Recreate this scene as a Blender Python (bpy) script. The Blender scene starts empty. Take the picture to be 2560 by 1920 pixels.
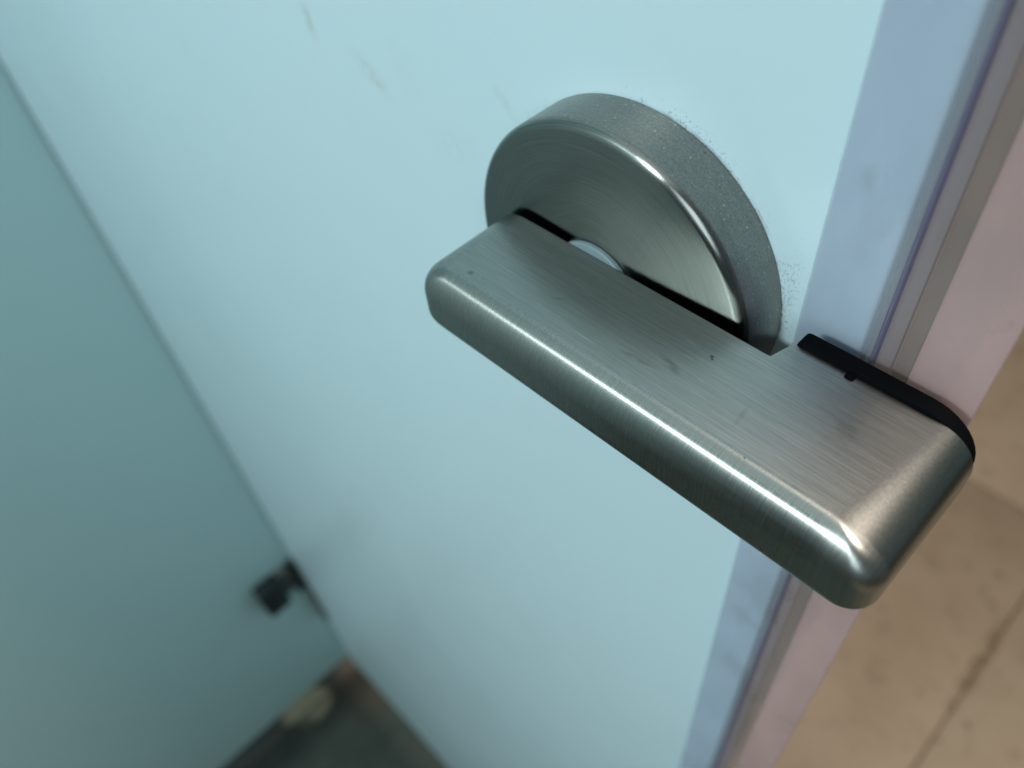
import bpy, bmesh, math, random
from mathutils import Matrix, Vector
random.seed(4)
S = bpy.context.scene
COL = S.collection
MM = 0.001

# ------------------------------------------------------------------ camera
cam_d = bpy.data.cameras.new("camera")
cam = bpy.data.objects.new("camera", cam_d); COL.objects.link(cam); S.camera = cam
RX, RY, RZ = (0.701252, 0.708595, -0.078350), (0.502817, -0.569507, -0.650259), (-0.505391, 0.416599, -0.755662)
cam.matrix_world = Matrix(((RX[0], -RY[0], -RZ[0], 60.9516 * MM),
                           (RX[1], -RY[1], -RZ[1], -78.5380 * MM),
                           (RX[2], -RY[2], -RZ[2], 84.3244 * MM),
                           (0, 0, 0, 1)))
cam_d.sensor_width = 36.0
cam_d.lens = 36.0 * 2018.891 / 2560.0
cam_d.clip_start = 0.004; cam_d.clip_end = 60
cam_d.dof.use_dof = True
cam_d.dof.focus_distance = 0.1035
cam_d.dof.aperture_fstop = 16.0
cam_d.dof.aperture_blades = 0

# ------------------------------------------------------------------ light
W = bpy.data.worlds.new("World"); S.world = W; W.use_nodes = True
W.node_tree.nodes["Background"].inputs[0].default_value = (0.078, 0.115, 0.119, 1)
W.node_tree.nodes["Background"].inputs[1].default_value = 1.0

def area(name, loc, target, sx, sy, power, color):
    d = bpy.data.lights.new(name, 'AREA'); d.shape = 'RECTANGLE'; d.size = sx; d.size_y = sy
    d.energy = power; d.color = color
    o = bpy.data.objects.new(name, d); COL.objects.link(o); o.location = loc
    o.rotation_euler = (Vector(target) - Vector(loc)).to_track_quat('-Z', 'Y').to_euler()
    return o
area("ceiling_tube", (-0.17, -1.55, 1.15), (-0.12, 0.0, -0.15), 0.34, 0.14, 20.0, (0.86, 1.0, 0.99))
area("front_fill", (0.75, -1.60, 0.80), (-0.4, -0.1, -0.2), 1.0, 1.0, 10.5, (0.84, 0.97, 1.0))  # added fill from the right front for door and partition
area("ceiling_bounce", (-0.05, -0.20, 1.62), (-0.10, -0.20, 0.0), 1.8, 1.3, 6.0, (0.88, 1.0, 1.0))
area("warm_lamp", (0.48, 0.33, 1.25), (0.40, 0.65, -1.0), 0.35, 0.35, 20.0, (1.0, 0.82, 0.69))

S.view_settings.view_transform = 'Standard'
S.view_settings.look = 'None'
S.view_settings.exposure = 0.0
S.view_settings.gamma = 1.0
S.cycles.max_bounces = 10
S.cycles.transparent_max_bounces = 16
S.cycles.sample_clamp_indirect = 6.0
try:
    S.cycles.use_denoising = True
except Exception:
    pass

# ------------------------------------------------------------------ node helpers
class NT:
    def __init__(self, name):
        self.m = bpy.data.materials.new(name); self.m.use_nodes = True
        self.t = self.m.node_tree; self.n = self.t.nodes; self.n.clear()
        self.out = self.n.new('ShaderNodeOutputMaterial')
        self._pos = None
    def link(self, a, b): self.t.links.new(a, b)
    def put(self, sock, v):
        if isinstance(v, bpy.types.NodeSocket): self.link(v, sock)
        else: sock.default_value = v
    def pos(self):                                  # object coordinates in millimetres
        if self._pos is None:
            tc = self.n.new('ShaderNodeTexCoord')
            v = self.n.new('ShaderNodeVectorMath'); v.operation = 'SCALE'; v.inputs[3].default_value = 1000
            self.link(tc.outputs['Object'], v.inputs[0]); self._pos = v.outputs[0]
            s = self.n.new('ShaderNodeSeparateXYZ'); self.link(self._pos, s.inputs[0]); self.xyz = s.outputs
        return self._pos
    def M(self, op, a, b=0.0, c=0.0, clamp=False):
        n = self.n.new('ShaderNodeMath'); n.operation = op; n.use_clamp = clamp
        for i, v in enumerate((a, b, c)):
            if i < len(n.inputs): self.put(n.inputs[i], v)
        return n.outputs[0]
    def ss(self, v, e0, e1, t0=0.0, t1=1.0):        # smooth step
        n = self.n.new('ShaderNodeMapRange'); n.interpolation_type = 'SMOOTHSTEP'
        self.put(n.inputs['Value'], v)
        for k, x in zip(('From Min', 'From Max', 'To Min', 'To Max'), (e0, e1, t0, t1)): n.inputs[k].default_value = x
        return n.outputs['Result']
    def noise(self, scale, detail=3.0, rough=0.5, off=(0, 0, 0), src=None):
        mp = self.n.new('ShaderNodeMapping')
        sc = scale if isinstance(scale, (tuple, list)) else (scale,) * 3
        mp.inputs['Scale'].default_value = sc; mp.inputs['Location'].default_value = off
        self.link(src or self.pos(), mp.inputs['Vector'])
        n = self.n.new('ShaderNodeTexNoise'); n.inputs['Scale'].default_value = 1.0
        n.inputs['Detail'].default_value = detail; n.inputs['Roughness'].default_value = rough
        self.link(mp.outputs[0], n.inputs['Vector']); return n.outputs['Fac']
    def mix(self, f, a, b):
        n = self.n.new('ShaderNodeMix'); n.data_type = 'RGBA'
        self.put(n.inputs[0], f)
        for s, v in ((n.inputs[6], a), (n.inputs[7], b)):
            self.put(s, (*v, 1) if isinstance(v, tuple) and len(v) == 3 else v)
        return n.outputs[2]
    def blob(self, u, v, cu, cv, ru, rv, ang=0.0, soft=0.6):   # a soft elliptical mask in the plane (u, v), 1 inside
        a = self.M('SUBTRACT', u, cu); b = self.M('SUBTRACT', v, cv)
        c, s = math.cos(ang), math.sin(ang)
        p = self.M('DIVIDE', self.M('ADD', self.M('MULTIPLY', a, c), self.M('MULTIPLY', b, s)), ru)
        q = self.M('DIVIDE', self.M('SUBTRACT', self.M('MULTIPLY', b, c), self.M('MULTIPLY', a, s)), rv)
        r = self.M('SQRT', self.M('ADD', self.M('MULTIPLY', p, p), self.M('MULTIPLY', q, q)))
        return self.ss(r, 1.0 - soft, 1.0 + soft, 1.0, 0.0)
    def bsdf(self, **k):
        b = self.n.new('ShaderNodeBsdfPrincipled')
        for key, v in k.items():
            key = key.replace('_', ' ')
            if key == 'Base Color' and isinstance(v, tuple) and len(v) == 3: v = (*v, 1)
            self.put(b.inputs[key], v)
        return b
    def bump(self, h, strength, dist):
        n = self.n.new('ShaderNodeBump'); n.inputs['Strength'].default_value = strength
        n.inputs['Distance'].default_value = dist; self.link(h, n.inputs['Height']); return n.outputs[0]
    def done(self, b):
        self.link(b.outputs[0] if hasattr(b, 'outputs') else b, self.out.inputs[0]); return self.m

# ------------------------------------------------------------------ materials
def mat_door():
    t = NT("white_laminate"); p = t.pos(); x, y, z = t.xyz
    base = t.mix(t.noise(0.012, 2), (0.545, 0.71, 0.778), (0.575, 0.735, 0.80))
    base = t.mix(t.M('MULTIPLY', t.ss(t.noise(0.05, 4, 0.6), 0.55, 0.75), 0.10), base, (0.45, 0.60, 0.60))
    # smudges: small brown marks on the panel
    for (cx, cz, rx, rz, an, f) in ((-83.3, 14.0, 1.2, 3.6, 0.2, 0.36), (-64.8, 8.7, 4.6, 1.7, -0.55, 0.24), (-27.8, 16.2, 3.0, 0.9, -0.8, 0.16), (-42, 2, 5.0, 3.0, 0.5, 0.08)):
        b = t.M('MULTIPLY', t.blob(x, z, cx, cz, rx, rz, an, 0.75), t.ss(t.noise(0.5, 3), 0.30, 0.62))
        base = t.mix(t.M('MULTIPLY', b, f), base, (0.31, 0.33, 0.21))
    # metal dust and soot rubbed on the laminate round the rosette
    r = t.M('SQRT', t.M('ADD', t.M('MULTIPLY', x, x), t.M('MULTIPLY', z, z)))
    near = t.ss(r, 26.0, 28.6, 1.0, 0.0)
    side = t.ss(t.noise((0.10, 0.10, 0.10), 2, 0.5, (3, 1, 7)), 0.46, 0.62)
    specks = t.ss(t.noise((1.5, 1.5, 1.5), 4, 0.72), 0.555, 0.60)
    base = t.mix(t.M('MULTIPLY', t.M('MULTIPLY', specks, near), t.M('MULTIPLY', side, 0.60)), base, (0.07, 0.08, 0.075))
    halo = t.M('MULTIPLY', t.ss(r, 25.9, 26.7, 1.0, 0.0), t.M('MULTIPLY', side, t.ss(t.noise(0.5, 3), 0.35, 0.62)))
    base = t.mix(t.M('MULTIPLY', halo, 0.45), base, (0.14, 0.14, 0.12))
    far = t.M('MULTIPLY', t.ss(r, 27.0, 60.0, 1.0, 0.0), t.ss(t.noise((1.1, 1.1, 1.1), 3, 0.6, (9, 0, 2)), 0.715, 0.74))
    base = t.mix(t.M('MULTIPLY', far, 0.3), base, (0.12, 0.13, 0.12))
    grime = t.M('MULTIPLY', t.blob(x, z, 25.2, 7.0, 2.0, 5.5, -0.15, 0.6), t.ss(t.noise((2.6, 1, 1.5), 4, 0.7, (2, 0, 6)), 0.52, 0.60))
    base = t.mix(t.M('MULTIPLY', grime, 0.45), base, (0.10, 0.105, 0.10))
    n = t.bump(t.noise(1.6, 2), 0.06, 0.0002)
    return t.done(t.bsdf(Base_Color=base, Roughness=t.ss(t.noise((0.035, 0.035, 0.06), 5, 0.6, (5, 5, 5)), 0.3, 0.7, 0.30, 0.36), Specular_IOR_Level=0.5, Normal=n))

def mat_partition():
    t = NT("grey_laminate"); t.pos()
    base = t.mix(t.noise(0.01, 3), (0.57, 0.78, 0.79), (0.60, 0.805, 0.815))
    return t.done(t.bsdf(Base_Color=base, Roughness=0.42, Specular_IOR_Level=0.4))

def tangent(t, axis):
    n = t.n.new('ShaderNodeTangent'); n.direction_type = 'RADIAL'; n.axis = axis; return n.outputs[0]

def mat_lever():
    t = NT("brushed_steel"); p = t.pos(); x, y, z = t.xyz
    j = t.M('MULTIPLY', t.M('SUBTRACT', t.noise((0.45, 0.03, 0.03), 3), 0.5), 1.0)
    nose = t.ss(t.M('ADD', y, j), -25.5, -25.05, 1.0, 0.0)
    end = t.ss(t.M('MULTIPLY_ADD', y, -0.13, x), 51.6, 52.2)
    along = t.noise((0.10, 3.2, 3.2), 4, 0.62)
    along2 = t.noise((0.22, 7.0, 7.0), 2, 0.5, (5, 5, 5))
    around = t.noise((5.5, 0.16, 0.16), 4, 0.6)
    fine = t.noise((3.0, 3.0, 3.0), 3, 0.6)
    def sel(a, b, c):
        n = t.n.new('ShaderNodeMix'); n.data_type = 'FLOAT'; t.put(n.inputs[0], nose); t.put(n.inputs[2], a); t.put(n.inputs[3], b)
        k = t.n.new('ShaderNodeMix'); k.data_type = 'FLOAT'; t.put(k.inputs[0], t.M('MULTIPLY', end, t.M('SUBTRACT', 1.0, nose))); t.put(k.inputs[2], n.outputs[0]); t.put(k.inputs[3], c)
        return k.outputs[0]
    g = sel(t.M('MULTIPLY_ADD', along, 0.7, t.M('MULTIPLY', along2, 0.3)), t.M('MULTIPLY_ADD', around, 0.5, 0.25), t.M('MULTIPLY_ADD', fine, 0.45, 0.24))
    base = t.mix(t.ss(g, 0.25, 0.75), (0.25, 0.265, 0.254), (0.355, 0.368, 0.352))
    # bright single scratches along the grain of the top face
    sc = t.M('MULTIPLY', t.ss(t.noise((0.16, 4.6, 4.6), 2, 0.4, (2, 8, 1)), 0.71, 0.76), t.M('SUBTRACT', 1.0, nose))
    base = t.mix(t.M('MULTIPLY', sc, 0.4), base, (0.70, 0.70, 0.66))
    dk = t.M('MULTIPLY', t.ss(t.noise((0.20, 3.4, 3.4), 2, 0.4, (12, 3, 1)), 0.68, 0.75), t.M('SUBTRACT', 1.0, nose))
    base = t.mix(t.M('MULTIPLY', dk, 0.40), base, (0.20, 0.20, 0.19))
    # smudges and small dark pits on the top face
    for (cx, cy, ru, rv, an, f) in ((43.44, -14.67, 1.1, 1.6, 0.9, 0.35), (38.81, -5.68, 0.9, 1.1, 0.3, 0.8), (-11.01, -24.47, 0.45, 0.35, 0.2, 0.85), (17.81, -21.78, 2.2, 0.35, 0.1, 0.55), (21.65, -19.7, 1.8, 0.5, -0.3, 0.6), (41.52, -12.91, 2.2, 5.0, 0.6, 0.22), (2.45, -20.08, 0.9, 0.3, 0.5, 0.5), (33.13, -20.79, 0.3, 1.6, 0.1, 0.3)):
        b = t.M('MULTIPLY', t.blob(x, y, cx, cy, ru, rv, an, 0.7), t.ss(t.noise((0.5, 2.6, 2.6), 3), 0.25, 0.6))
        base = t.mix(t.M('MULTIPLY', b, f * 0.7), base, (0.08, 0.08, 0.07))
    pits = t.ss(t.noise((0.55, 0.55, 0.55), 2, 0.5, (1, 2, 3)), 0.785, 0.80)
    base = t.mix(t.M('MULTIPLY', pits, 0.75), base, (0.07, 0.07, 0.06))
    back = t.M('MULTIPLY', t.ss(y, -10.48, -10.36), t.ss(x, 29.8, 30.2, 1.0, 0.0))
    base = t.mix(back, base, (0.07, 0.07, 0.068))  # back face darkened in colour to blacken the gap to the rosette
    rough = t.M('ADD', sel(0.34, t.ss(x, 46.5, 50.5, 0.24, 0.36), 0.30), t.M('MULTIPLY', t.M('SUBTRACT', g, 0.5), 0.10))
    nrm = t.bump(g, 0.10, 0.00012)
    b = t.bsdf(Base_Color=base, Metallic=1.0, Roughness=rough, Normal=nrm, Anisotropic=sel(0.45, t.ss(x, 46.5, 50.5, 0.85, 0.3), 0.2))
    b.inputs['Anisotropic Rotation'].default_value = 0.25
    t.link(tangent(t, 'X'), b.inputs['Tangent'])
    # the hand-finished nose keeps a hazy sheen round its sharp highlight
    w = t.bsdf(Base_Color=base, Metallic=1.0, Roughness=0.34, Normal=nrm)
    m = t.n.new('ShaderNodeMixShader'); t.put(m.inputs[0], t.M('MULTIPLY', nose, t.ss(t.noise((6.0, 0.25, 0.25), 2, 0.5, (0, 4, 2)), 0.25, 0.75, 0.14, 0.40)))
    t.link(b.outputs[0], m.inputs[1]); t.link(w.outputs[0], m.inputs[2])
    return t.done(m)

def mat_rosette():
    t = NT("turned_steel"); p = t.pos(); x, y, z = t.xyz
    r = t.M('SQRT', t.M('ADD', t.M('MULTIPLY', x, x), t.M('MULTIPLY', z, z)))
    rim = t.ss(y, -8.6, -8.0)                                 # 1 on the blasted side wall
    cr = t.n.new('ShaderNodeCombineXYZ'); t.link(r, cr.inputs[0])
    an = t.M('ARCTAN2', z, x); t.link(an, cr.inputs[1])
    crz = t.n.new('ShaderNodeCombineXYZ'); t.link(y, crz.inputs[1]); t.link(t.M('MULTIPLY', an, 14.0), crz.inputs[0])
    ring = t.noise((6.5, 1.6, 1), 4, 0.65, (0, 0, 0), cr.outputs[0])
    ring2 = t.noise((0.9, 0.25, 1), 2, 0.5, (4, 0, 0), cr.outputs[0])
    grain = t.noise((3.2, 3.2, 3.2), 4, 0.7)
    face_c = t.mix(t.ss(t.M('MULTIPLY_ADD', ring, 0.85, t.M('MULTIPLY', ring2, 0.15)), 0.3, 0.7), (0.19, 0.205, 0.197), (0.275, 0.285, 0.27))
    smear = t.noise((0.35, 2.4, 1), 4, 0.6, (0, 0, 3), crz.outputs[0])
    rim_c = t.mix(t.ss(t.M('MULTIPLY_ADD', grain, 0.7, t.M('MULTIPLY', smear, 0.3)), 0.34, 0.66), (0.205, 0.198, 0.182), (0.30, 0.288, 0.265))
    rim_c = t.mix(t.M('MULTIPLY', t.ss(t.noise(0.18, 4, 0.6), 0.52, 0.72), 0.35), rim_c, (0.19, 0.18, 0.17))
    rim_c = t.mix(t.ss(t.noise((2.3, 2.3, 2.3), 2, 0.5, (3, 3, 3)), 0.67, 0.73), rim_c, (0.48, 0.48, 0.455))
    rim_c = t.mix(t.M('MULTIPLY', t.ss(t.noise((1.25, 1.25, 1.25), 3, 0.6, (8, 1, 3)), 0.69, 0.73), 0.6), rim_c, (0.06, 0.06, 0.06))
    base = t.mix(rim, face_c, rim_c)
    rough = t.M('ADD', t.M('MULTIPLY_ADD', rim, 0.11, 0.21), t.M('MULTIPLY', t.M('SUBTRACT', ring, 0.5), 0.14))
    h = t.M('ADD', t.M('MULTIPLY', t.M('SUBTRACT', 1.0, rim), t.M('MULTIPLY', ring, 0.5)), t.M('MULTIPLY', rim, t.M('MULTIPLY', grain, 0.55)))
    nrm = t.bump(h, 0.22, 0.00012)
    b = t.bsdf(Base_Color=base, Metallic=1.0, Roughness=rough, Normal=nrm, Anisotropic=t.M('MULTIPLY_ADD', rim, -0.75, 0.85))
    b.inputs['Anisotropic Rotation'].default_value = 0.25
    t.link(tangent(t, 'Y'), b.inputs['Tangent'])
    return t.done(b)

def mat_plain(name, c, rough, spec=0.4, var=0.25, scale=1.5):
    t = NT(name); t.pos()
    d = tuple(a * (1 - var) for a in c)
    base = t.mix(t.noise(scale, 4, 0.6), d, c)
    return t.done(t.bsdf(Base_Color=base, Roughness=rough, Specular_IOR_Level=spec, Normal=t.bump(t.noise(scale * 2, 3), 0.1, 0.0002)))

def mat_vinyl(name, tint, body, clear, rough=0.22):
    """clear soft vinyl: part of the light passes tinted, part is scattered in the plastic, and the surface is glossy"""
    t = NT(name); t.pos()
    tr = t.n.new('ShaderNodeBsdfTransparent'); tr.inputs[0].default_value = (*tint, 1)
    cloud = t.noise((0.10, 0.10, 0.035), 4, 0.6)
    col = t.mix(t.ss(cloud, 0.3, 0.75), body, tuple(b * 0.86 for b in body))
    dirt = t.M('MULTIPLY', t.ss(t.noise((0.07, 0.2, 0.05), 5, 0.65, (3, 0, 9)), 0.56, 0.64), 0.28)
    col = t.mix(dirt, col, (0.24, 0.17, 0.15))
    pb = t.bsdf(Base_Color=col, Roughness=rough, Specular_IOR_Level=0.5)
    tl = t.n.new('ShaderNodeBsdfTranslucent'); t.put(tl.inputs[0], col)
    m1 = t.n.new('ShaderNodeMixShader'); m1.inputs[0].default_value = 0.35
    t.link(pb.outputs[0], m1.inputs[1]); t.link(tl.outputs[0], m1.inputs[2])
    m2 = t.n.new('ShaderNodeMixShader'); m2.inputs[0].default_value = clear
    t.link(m1.outputs[0], m2.inputs[1]); t.link(tr.outputs[0], m2.inputs[2])
    return t.done(m2)

def mat_tile():
    t = NT("tan_tile"); tc = t.n.new('ShaderNodeNewGeometry')
    v = t.n.new('ShaderNodeVectorMath'); v.operation = 'SCALE'; v.inputs[3].default_value = 1000
    t.link(tc.outputs['Position'], v.inputs[0]); t._pos = v.outputs[0]
    s = t.n.new('ShaderNodeSeparateXYZ'); t.link(v.outputs[0], s.inputs[0]); t.xyz = s.outputs
    x, y, z = t.xyz
    base = t.mix(t.ss(t.noise(0.012, 4, 0.6), 0.3, 0.7), (0.42, 0.31, 0.215), (0.46, 0.345, 0.245))
    base = t.mix(t.M('MULTIPLY', t.ss(t.noise(0.03, 3, 0.6, (7, 2, 0)), 0.52, 0.72), 0.4), base, (0.26, 0.19, 0.115))
    base = t.mix(t.M('MULTIPLY', t.ss(t.noise(0.045, 2, 0.5, (1, 9, 0)), 0.66, 0.72), 0.5), base, (0.15, 0.11, 0.075))
    # dirt along the joint
    b = t.M('MULTIPLY', t.blob(x, y, 139, 590, 9, 75, 0.02, 0.6), t.ss(t.noise(0.05, 3), 0.3, 0.6))
    base = t.mix(t.M('MULTIPLY', b, 0.6), base, (0.15, 0.105, 0.05))
    # dark brown corner under the partition with a pale broken patch
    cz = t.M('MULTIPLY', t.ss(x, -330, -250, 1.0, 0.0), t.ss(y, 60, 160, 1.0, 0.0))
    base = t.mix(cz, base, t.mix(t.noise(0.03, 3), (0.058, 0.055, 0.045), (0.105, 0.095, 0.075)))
    pn = t.M('MULTIPLY', t.M('SUBTRACT', t.noise(0.04, 3, 0.6, (2, 2, 0)), 0.5), 16)
    base = t.mix(t.blob(t.M('ADD', x, pn), t.M('ADD', y, pn), -462, -72, 25, 36, 0.0, 0.15), base, (0.40, 0.36, 0.25))
    # dark tone on the cubicle floor, ragged edge; widened to darken the steel's reflections
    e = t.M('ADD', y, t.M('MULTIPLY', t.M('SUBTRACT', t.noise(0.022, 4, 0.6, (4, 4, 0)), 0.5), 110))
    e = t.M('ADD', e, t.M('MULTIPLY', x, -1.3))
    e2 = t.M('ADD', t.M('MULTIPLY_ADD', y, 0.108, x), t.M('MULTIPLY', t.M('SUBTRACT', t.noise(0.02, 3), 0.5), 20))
    unseen_dark = t.M('MULTIPLY', t.ss(e2, -4, 14, 1.0, 0.0), t.ss(y, 40, 110))  # unseen floor darkened in colour so the lever's underside reflects dark
    dark_floor = t.M('MULTIPLY', t.M('MULTIPLY', t.ss(e, 490.0, 525.0, 1.0, 0.0), t.ss(y, 170, 260, 1.0, 0.0)), t.ss(x, 560, 760, 1.0, 0.0))
    dark_floor = t.M('MAXIMUM', dark_floor, unseen_dark)
    dark_c = t.mix(t.noise(0.03, 3), (0.030, 0.044, 0.040), (0.095, 0.112, 0.096))
    base = t.mix(dark_floor, base, dark_c)
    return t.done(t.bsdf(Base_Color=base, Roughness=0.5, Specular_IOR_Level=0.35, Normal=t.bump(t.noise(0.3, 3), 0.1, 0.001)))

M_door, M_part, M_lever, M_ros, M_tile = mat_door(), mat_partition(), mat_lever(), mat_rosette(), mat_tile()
M_rubber = mat_plain("black_rubber", (0.0022, 0.0026, 0.0036), 0.85, 0.05, 0.4, 3.0)
M_washer = mat_plain("white_nylon", (0.19, 0.25, 0.285), 0.4, 0.5, 0.08, 1.0)
M_hinge = mat_plain("dark_bronze", (0.10, 0.11, 0.105), 0.5, 0.4, 0.3, 0.1)
M_hinge_d = mat_plain("black_metal", (0.012, 0.018, 0.018), 0.45, 0.4, 0.3, 0.1)
M_grout = mat_plain("brown_grout", (0.25, 0.185, 0.115), 0.9, 0.1, 0.5, 0.03)
M_core = mat_plain("panel_core", (0.20, 0.15, 0.13), 0.8, 0.2, 0.3, 0.6)
M_v_flange = mat_vinyl("clear_vinyl", (0.96, 0.963, 0.982), (0.62, 0.655, 0.765), 0.72, 0.13)
M_v_rib = mat_vinyl("violet_vinyl", (0.76, 0.75, 0.88), (0.30, 0.29, 0.41), 0.50)
M_v_band = mat_vinyl("smoky_vinyl", (0.88, 0.84, 0.87), (0.50, 0.45, 0.48), 0.58)
M_v_thin = mat_vinyl("thin_vinyl", (0.90, 0.85, 0.83), (0.46, 0.39, 0.38), 0.58)
M_v_fin = mat_vinyl("pink_vinyl", (0.90, 0.83, 0.89), (0.70, 0.54, 0.53), 0.46, 0.3)
M_gap_shade = mat_plain("gap_shade_grey", (0.13, 0.18, 0.18), 0.5, 0.4, 0.15, 0.3)

# ------------------------------------------------------------------ mesh helpers
def link(name, me, mat, parent=None, smooth=False):
    o = bpy.data.objects.new(name, me); COL.objects.link(o)
    if mat: me.materials.append(mat)
    if smooth:
        for f in me.polygons: f.use_smooth = True
    if parent: o.parent = parent
    return o
def empty(name, loc, label, cat):
    o = bpy.data.objects.new(name, None); COL.objects.link(o); o.location = [c * MM for c in loc]
    o.empty_display_size = 0.01; o['label'] = label; o['category'] = cat
    return o
def pydata(name, vs, fs, mat, parent=None, smooth=False, off=(0, 0, 0)):
    me = bpy.data.meshes.new(name)
    me.from_pydata([((v[0] - off[0]) * MM, (v[1] - off[1]) * MM, (v[2] - off[2]) * MM) for v in vs], [], fs)
    me.validate(); me.update()
    bm = bmesh.new(); bm.from_mesh(me); bmesh.ops.recalc_face_normals(bm, faces=bm.faces[:]); bm.to_mesh(me); bm.free()
    return link(name, me, mat, parent, smooth)
def box(name, x0, x1, y0, y1, z0, z1, mat, parent=None, bev=0.0, off=(0, 0, 0), seg=2):
    bm = bmesh.new(); bmesh.ops.create_cube(bm, size=1)
    for v in bm.verts:
        v.co = Vector(((x0 + (v.co.x + .5) * (x1 - x0) - off[0]) * MM, (y0 + (v.co.y + .5) * (y1 - y0) - off[1]) * MM, (z0 + (v.co.z + .5) * (z1 - z0) - off[2]) * MM))
    if bev: bmesh.ops.bevel(bm, geom=bm.edges[:], offset=bev * MM, segments=seg, affect='EDGES', profile=0.5)
    me = bpy.data.meshes.new(name); bm.to_mesh(me); bm.free()
    return link(name, me, mat, parent, bev > 0)
def auto_smooth(o, deg=35):
    me = o.data
    bm = bmesh.new(); bm.from_mesh(me)
    for e in bm.edges:
        e.smooth = not (len(e.link_faces) == 2 and e.calc_face_angle(0) > math.radians(deg))
    bm.to_mesh(me); bm.free()
    for f in me.polygons: f.use_smooth = True
def extrude_z(name, prof, zs, mat, parent, wobble=None):
    """closed XY profile swept along Z through the heights zs"""
    vs, fs, n = [], [], len(prof)
    for z in zs:
        for (x, y) in prof:
            dx, dy = wobble(x, y, z) if wobble else (0, 0)
            vs.append((x + dx, y + dy, z))
    for k in range(len(zs) - 1):
        for i in range(n):
            a, b = k * n + i, k * n + (i + 1) % n
            fs.append((a, b, b + n, a + n))
    fs.append(tuple(range(n))); fs.append(tuple((len(zs) - 1) * n + i for i in range(n)))
    o = pydata(name, vs, fs, mat, parent); auto_smooth(o, 40); return o

# ------------------------------------------------------------------ floor
floor = box("floor", -4500, 5000, -4500, 5000, -1040, -1003, M_grout); floor['kind'] = 'structure'
GX, GY, T = 141.5, 851.0, 600.0
tile_me = None
for i in (-2, -1, 0, 1):
    for j in (-5, -4, -3, -2, -1, 0):
        x0, y0 = GX + i * T, GY + j * T
        if tile_me is None:
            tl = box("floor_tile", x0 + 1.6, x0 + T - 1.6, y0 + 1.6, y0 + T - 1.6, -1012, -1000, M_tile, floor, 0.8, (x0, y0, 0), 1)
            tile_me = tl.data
        else:
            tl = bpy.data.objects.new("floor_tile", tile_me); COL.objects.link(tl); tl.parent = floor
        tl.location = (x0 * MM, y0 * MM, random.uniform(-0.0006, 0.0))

# ------------------------------------------------------------------ partition and door
XC, ZB = -401.4, -839.5
part = box("partition_panel", XC - 13, XC, -1300, 14, ZB, 1000, M_part, None, 0.6)
part['label'] = "grey-green partition panel meeting the white door at a corner"; part['category'] = "partition"

door = empty("cubicle_door", (0, 0, ZB), "white laminate cubicle door with a clear vinyl seal along its edge", "door")
XE = 37.4
D0 = (0, 0, ZB)
panel = box("panel", XC + 1.6, XE, 0, 13, ZB, 1000, M_door, door, 0.5)
panel.location = (0, 0, -ZB * MM)
gs = box("gap_shade_strip", XE + 0.02, XE + 1.75, 0.02, 13, ZB, 1000, M_gap_shade, door, 0.9)  # added strip, its dark grey stands for shade in the gap
gs.location = (0, 0, -ZB * MM)
seal = bpy.data.objects.new("edge_seal", None); COL.objects.link(seal); seal.parent = door
seal.location = (0, 0, -ZB * MM); seal.empty_display_size = 0.01
seal['label'] = "clear lavender vinyl seal clipped on the door edge"
zs = [ZB + (1000 - ZB) * k / 60 for k in range(61)]
zs += [k * 6.0 for k in range(-20, 20)]; zs = sorted(set(zs))
def wob(x, y, z): return (0.10 * math.sin(z * 0.021) + 0.06 * math.sin(z * 0.057 + 1), 0.12 * math.sin(z * 0.013))
extrude_z("mounting_flange", [(28.55, -0.12), (28.60, -0.72), (28.80, -0.98), (29.05, -0.96), (29.30, -0.80), (33, -0.86), (37.6, -0.92), (39.20, -0.95), (39.20, -0.15)], zs, M_v_flange, seal)
extrude_z("seal_rib", [(39.22, -0.10), (39.22, -1.35), (39.42, -1.62), (39.70, -1.62), (39.92, -1.35), (39.92, -0.10)], zs, M_v_rib, seal)
extrude_z("seal_band", [(39.94, -0.20), (39.94, -1.05), (40.8, -1.30), (41.90, -1.12), (41.98, -0.20)], zs, M_v_band, seal)
extrude_z("soft_hinge", [(42.0, -0.42), (42.0, -0.80), (43.2, -0.62), (44.34, -0.78), (44.34, -0.42)], zs, M_v_thin, seal)
extrude_z("sealing_fin", [(44.36, -0.30), (44.36, -1.18), (44.7, -1.34), (48.0, -1.44), (51.6, -1.36), (52.55, -1.16), (52.70, -0.90), (52.55, -0.62), (48, -0.48)], zs, M_v_fin, seal,
          lambda x, y, z: (wob(x, y, z)[0] * max(0, (x - 46) / 6), wob(x, y, z)[1] * max(0, (x - 44) / 8)))

# ------------------------------------------------------------------ lock
lock = empty("door_lock", (0, 0, 0), "brushed steel lever lock with a round rosette on the white cubicle door", "door lock")

def lathe(name, prof, n, mat, parent):
    """profile of (radius, y) turned about the Y axis"""
    vs, fs = [], []
    for (r, y) in prof:
        for k in range(n):
            a = 2 * math.pi * k / n
            vs.append((r * math.cos(a), y, r * math.sin(a)))
    for i in range(len(prof) - 1):
        for k in range(n):
            a, b = i * n + k, i * n + (k + 1) % n
            fs.append((a, b, b + n, a + n))
    fs.append(tuple(range(n))); fs.append(tuple((len(prof) - 1) * n + k for k in range(n)))
    o = pydata(name, vs, fs, mat, parent); auto_smooth(o, 30); return o
H = 9.05; RD = 26.0; RF = 1.5
prof = [(RD - 0.25, -0.02), (RD, -0.25), (RD, -4.0), (RD, -H + RF)]
for k in range(1, 11):
    a = math.pi / 2 * k / 10
    prof.append((RD - RF + RF * math.cos(a), -H + RF - RF * math.sin(a)))
prof += [(21.0, -H - 0.10), (17.0, -H - 0.20), (12, -H - 0.31), (8.0, -H - 0.38)]
lathe("rosette", prof, 256, M_ros, lock)
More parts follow.
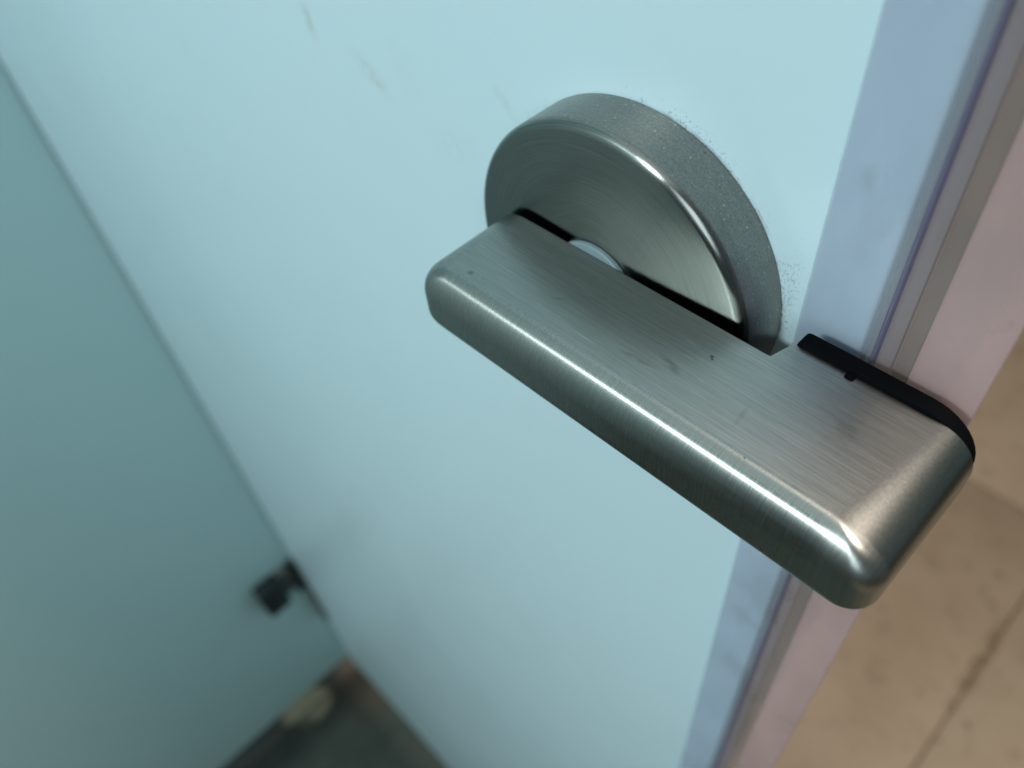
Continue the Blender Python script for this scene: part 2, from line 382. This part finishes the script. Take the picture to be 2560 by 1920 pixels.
lathe("washer", [(3, -H - 0.36), (7.55, -H - 0.36), (7.75, -H - 0.50), (7.75, -H - 1.08), (7.55, -H - 1.22), (3, -H - 1.22)], 96, M_washer, lock)

# lever: horizontal slices of a bar whose top edges are rounded wide and whose front and ends fall straight below
X0, X1, YF, YB1, YB2, XS, HB = -19.9, 56.15, -29.1, -10.32, -6.52, 30.25, 6.3
A, ZC, ZB0, RB = 3.9, 0.9, -5.8, 3.2             # rounding depth, its lower end, underside, small lower edge radius
def slice_outline(z, back_in=0.0):
    lo = 0.0
    if z > ZC: c = math.sqrt(max(0.0, 1 - ((z - ZC) / (HB - ZC)) ** 2))
    else: c = 1.0
    if z < ZB0 + RB: lo = RB * (1 - math.sqrt(max(0.0, 1 - ((ZB0 + RB - z) / RB) ** 2)))
    dl = 6.0 * (1 - c) + lo; df = A * (1 - c) + lo
    x0, x1, yf = X0 + dl + 1.4 * lo, X1 - 8.0 * (1 - c) - lo, YF + df
    xb = X1 - 5.4 * (1 - c) - lo                  # the end's rounding is tighter at the back
    rl = 4.2 - 2.4 * (1 - c); rr = 0.35 + 3.3 * c * c
    pts = []
    n = 14
    for k in range(n + 1):                        # front left corner
        a = math.pi + math.pi / 2 * k / n
        pts.append((x0 + rl + rl * math.cos(a), yf + rl + rl * math.sin(a)))
    m = 40
    for k in range(1, m): pts.append((x0 + rl + (x1 - rr - x0 - rl) * k / m, yf))
    for k in range(n + 1):                        # front right corner
        a = -math.pi / 2 + math.pi / 2 * k / n
        pts.append((x1 - rr + rr * math.cos(a), yf + rr + rr * math.sin(a)))
    for k in range(1, 11):                        # right end
        pts.append((x1 + (xb - x1) * k / 10, yf + rr + (YB2 - back_in - yf - rr) * k / 10))
    for k in range(1, 9): pts.append((xb + (XS + 1.0 + back_in - xb) * k / 8, YB2 - back_in))
    for k in range(1, 4): pts.append((XS + 1.0 + back_in - (1.0) * k / 3, YB2 - back_in + (YB1 - YB2) * k / 3))
    for k in range(1, 17): pts.append((XS + back_in + (x0 - XS - back_in) * k / 16, YB1 - back_in))
    for k in range(1, 7): pts.append((x0, YB1 - back_in + (yf + rl - YB1 + back_in) * k / 7))
    return pts
levels = [(ZB0 + RB * (1 - math.cos(math.pi / 2 * k / 16)), 0.0) for k in range(17)]
levels += [(ZB0 + RB + (ZC - ZB0 - RB) * k / 6, 0.0) for k in range(1, 6)]
NA = 26
levels += [(ZC + (HB - ZC) * math.sin(math.pi / 2 * k / NA), 0.0) for k in range(NA + 1)]
vs, fs = [], []
for (z, bi) in levels:
    o_ = slice_outline(z, bi); n = len(o_)
    vs += [(x, y, z) for x, y in o_]
for k in range(len(levels) - 1):
    for i in range(n):
        a, b = k * n + i, k * n + (i + 1) % n
        fs.append((a, b, b + n, a + n))
fs.append(tuple(range(n))); fs.append(tuple((len(levels) - 1) * n + i for i in range(n)))
lever = pydata("lever", vs, fs, M_lever, lock)
auto_smooth(lever, 28)
mod = lever.modifiers.new("edges", 'BEVEL'); mod.width = 0.14 * MM; mod.segments = 2; mod.limit_method = 'ANGLE'; mod.angle_limit = math.radians(50)

# black rubber buffer on the back of the lever's end: a bar with a half-round right end, 1 mm taller than the steel
def buffer_prof(r, xl, xr):
    pts = [(xl + 0.8, -r), ]
    pts = []
    nr = 20
    for k in range(nr + 1):
        a = -math.pi / 2 + math.pi * k / nr
        pts.append((xr - r + r * math.cos(a), r * math.sin(a)))
    for cx, cz, a0 in ((xl + 0.9, r - 0.9, math.pi / 2), (xl + 0.9, -r + 0.9, math.pi)):
        for k in range(5):
            a = a0 + math.pi / 2 * k / 4
            pts.append((cx + 0.9 * math.cos(a), cz + 0.9 * math.sin(a)))
    return pts
vs, fs = [], []
rows = ((7.0, 31.75, 55.5, -6.5), (7.15, 31.6, 55.65, -6.36), (7.15, 31.6, 55.65, -4.35), (6.95, 31.8, 55.45, -4.15))
for (r, xl, xr, y) in rows:
    pr = buffer_prof(r, xl, xr); n = len(pr); vs += [(x, y, z) for x, z in pr]
for k in range(len(rows) - 1):
    for i in range(n):
        a, b = k * n + i, k * n + (i + 1) % n
        fs.append((a, b, b + n, a + n))
fs.append(tuple(range(n))); fs.append(tuple((len(rows) - 1) * n + i for i in range(n)))
buf = pydata("rubber_buffer", vs, fs, M_rubber, lever); auto_smooth(buf, 40)

bm = bmesh.new()  # raised black lump put in for a dark scuff on the lever's edge
bmesh.ops.create_cone(bm, cap_ends=True, segments=20, radius1=0.75 * MM, radius2=0.75 * MM, depth=1.5 * MM, matrix=Matrix.Rotation(math.pi / 2, 4, 'X'))
bmesh.ops.bevel(bm, geom=[e for e in bm.edges if len(e.link_faces) == 2 and e.calc_face_angle() > 1], offset=0.15 * MM, segments=2, affect='EDGES')
me = bpy.data.meshes.new("scuff_lump"); bm.to_mesh(me); bm.free()
scuff = link("scuff_lump", me, M_rubber, lever); auto_smooth(scuff, 40); scuff.location = (39.4 * MM, -6.75 * MM, 5.95 * MM)

# ------------------------------------------------------------------ hinge in the far corner
hinge = empty("hinge", (XC, 0, -650), "dark metal hinge in the corner between partition and door", "hinge")
O = (XC, 0, -650)
box("wall_leaf", XC + 0.2, XC + 6.5, -27, -1.0, -640, -601, M_hinge, hinge, 1.2, O)
box("hinge_block", XC + 0.2, XC + 14, -46, -22, -645, -600, M_hinge_d, hinge, 2.0, O)
bm = bmesh.new()
bmesh.ops.create_cone(bm, cap_ends=True, segments=24, radius1=5 * MM, radius2=5 * MM, depth=46 * MM)
bmesh.ops.bevel(bm, geom=[e for e in bm.edges if abs(e.verts[0].co.z - e.verts[1].co.z) < 1e-6], offset=1 * MM, segments=2, affect='EDGES')
me = bpy.data.meshes.new("knuckle"); bm.to_mesh(me); bm.free()
kn = link("knuckle", me, M_hinge_d, hinge); auto_smooth(kn, 40); kn.location = (6.5 * MM, -6.0 * MM, 28 * MM)
box("door_leaf", XC + 3.0, XC + 14, -3.2, -0.2, -722, -650, M_hinge, hinge, 1.0, O)
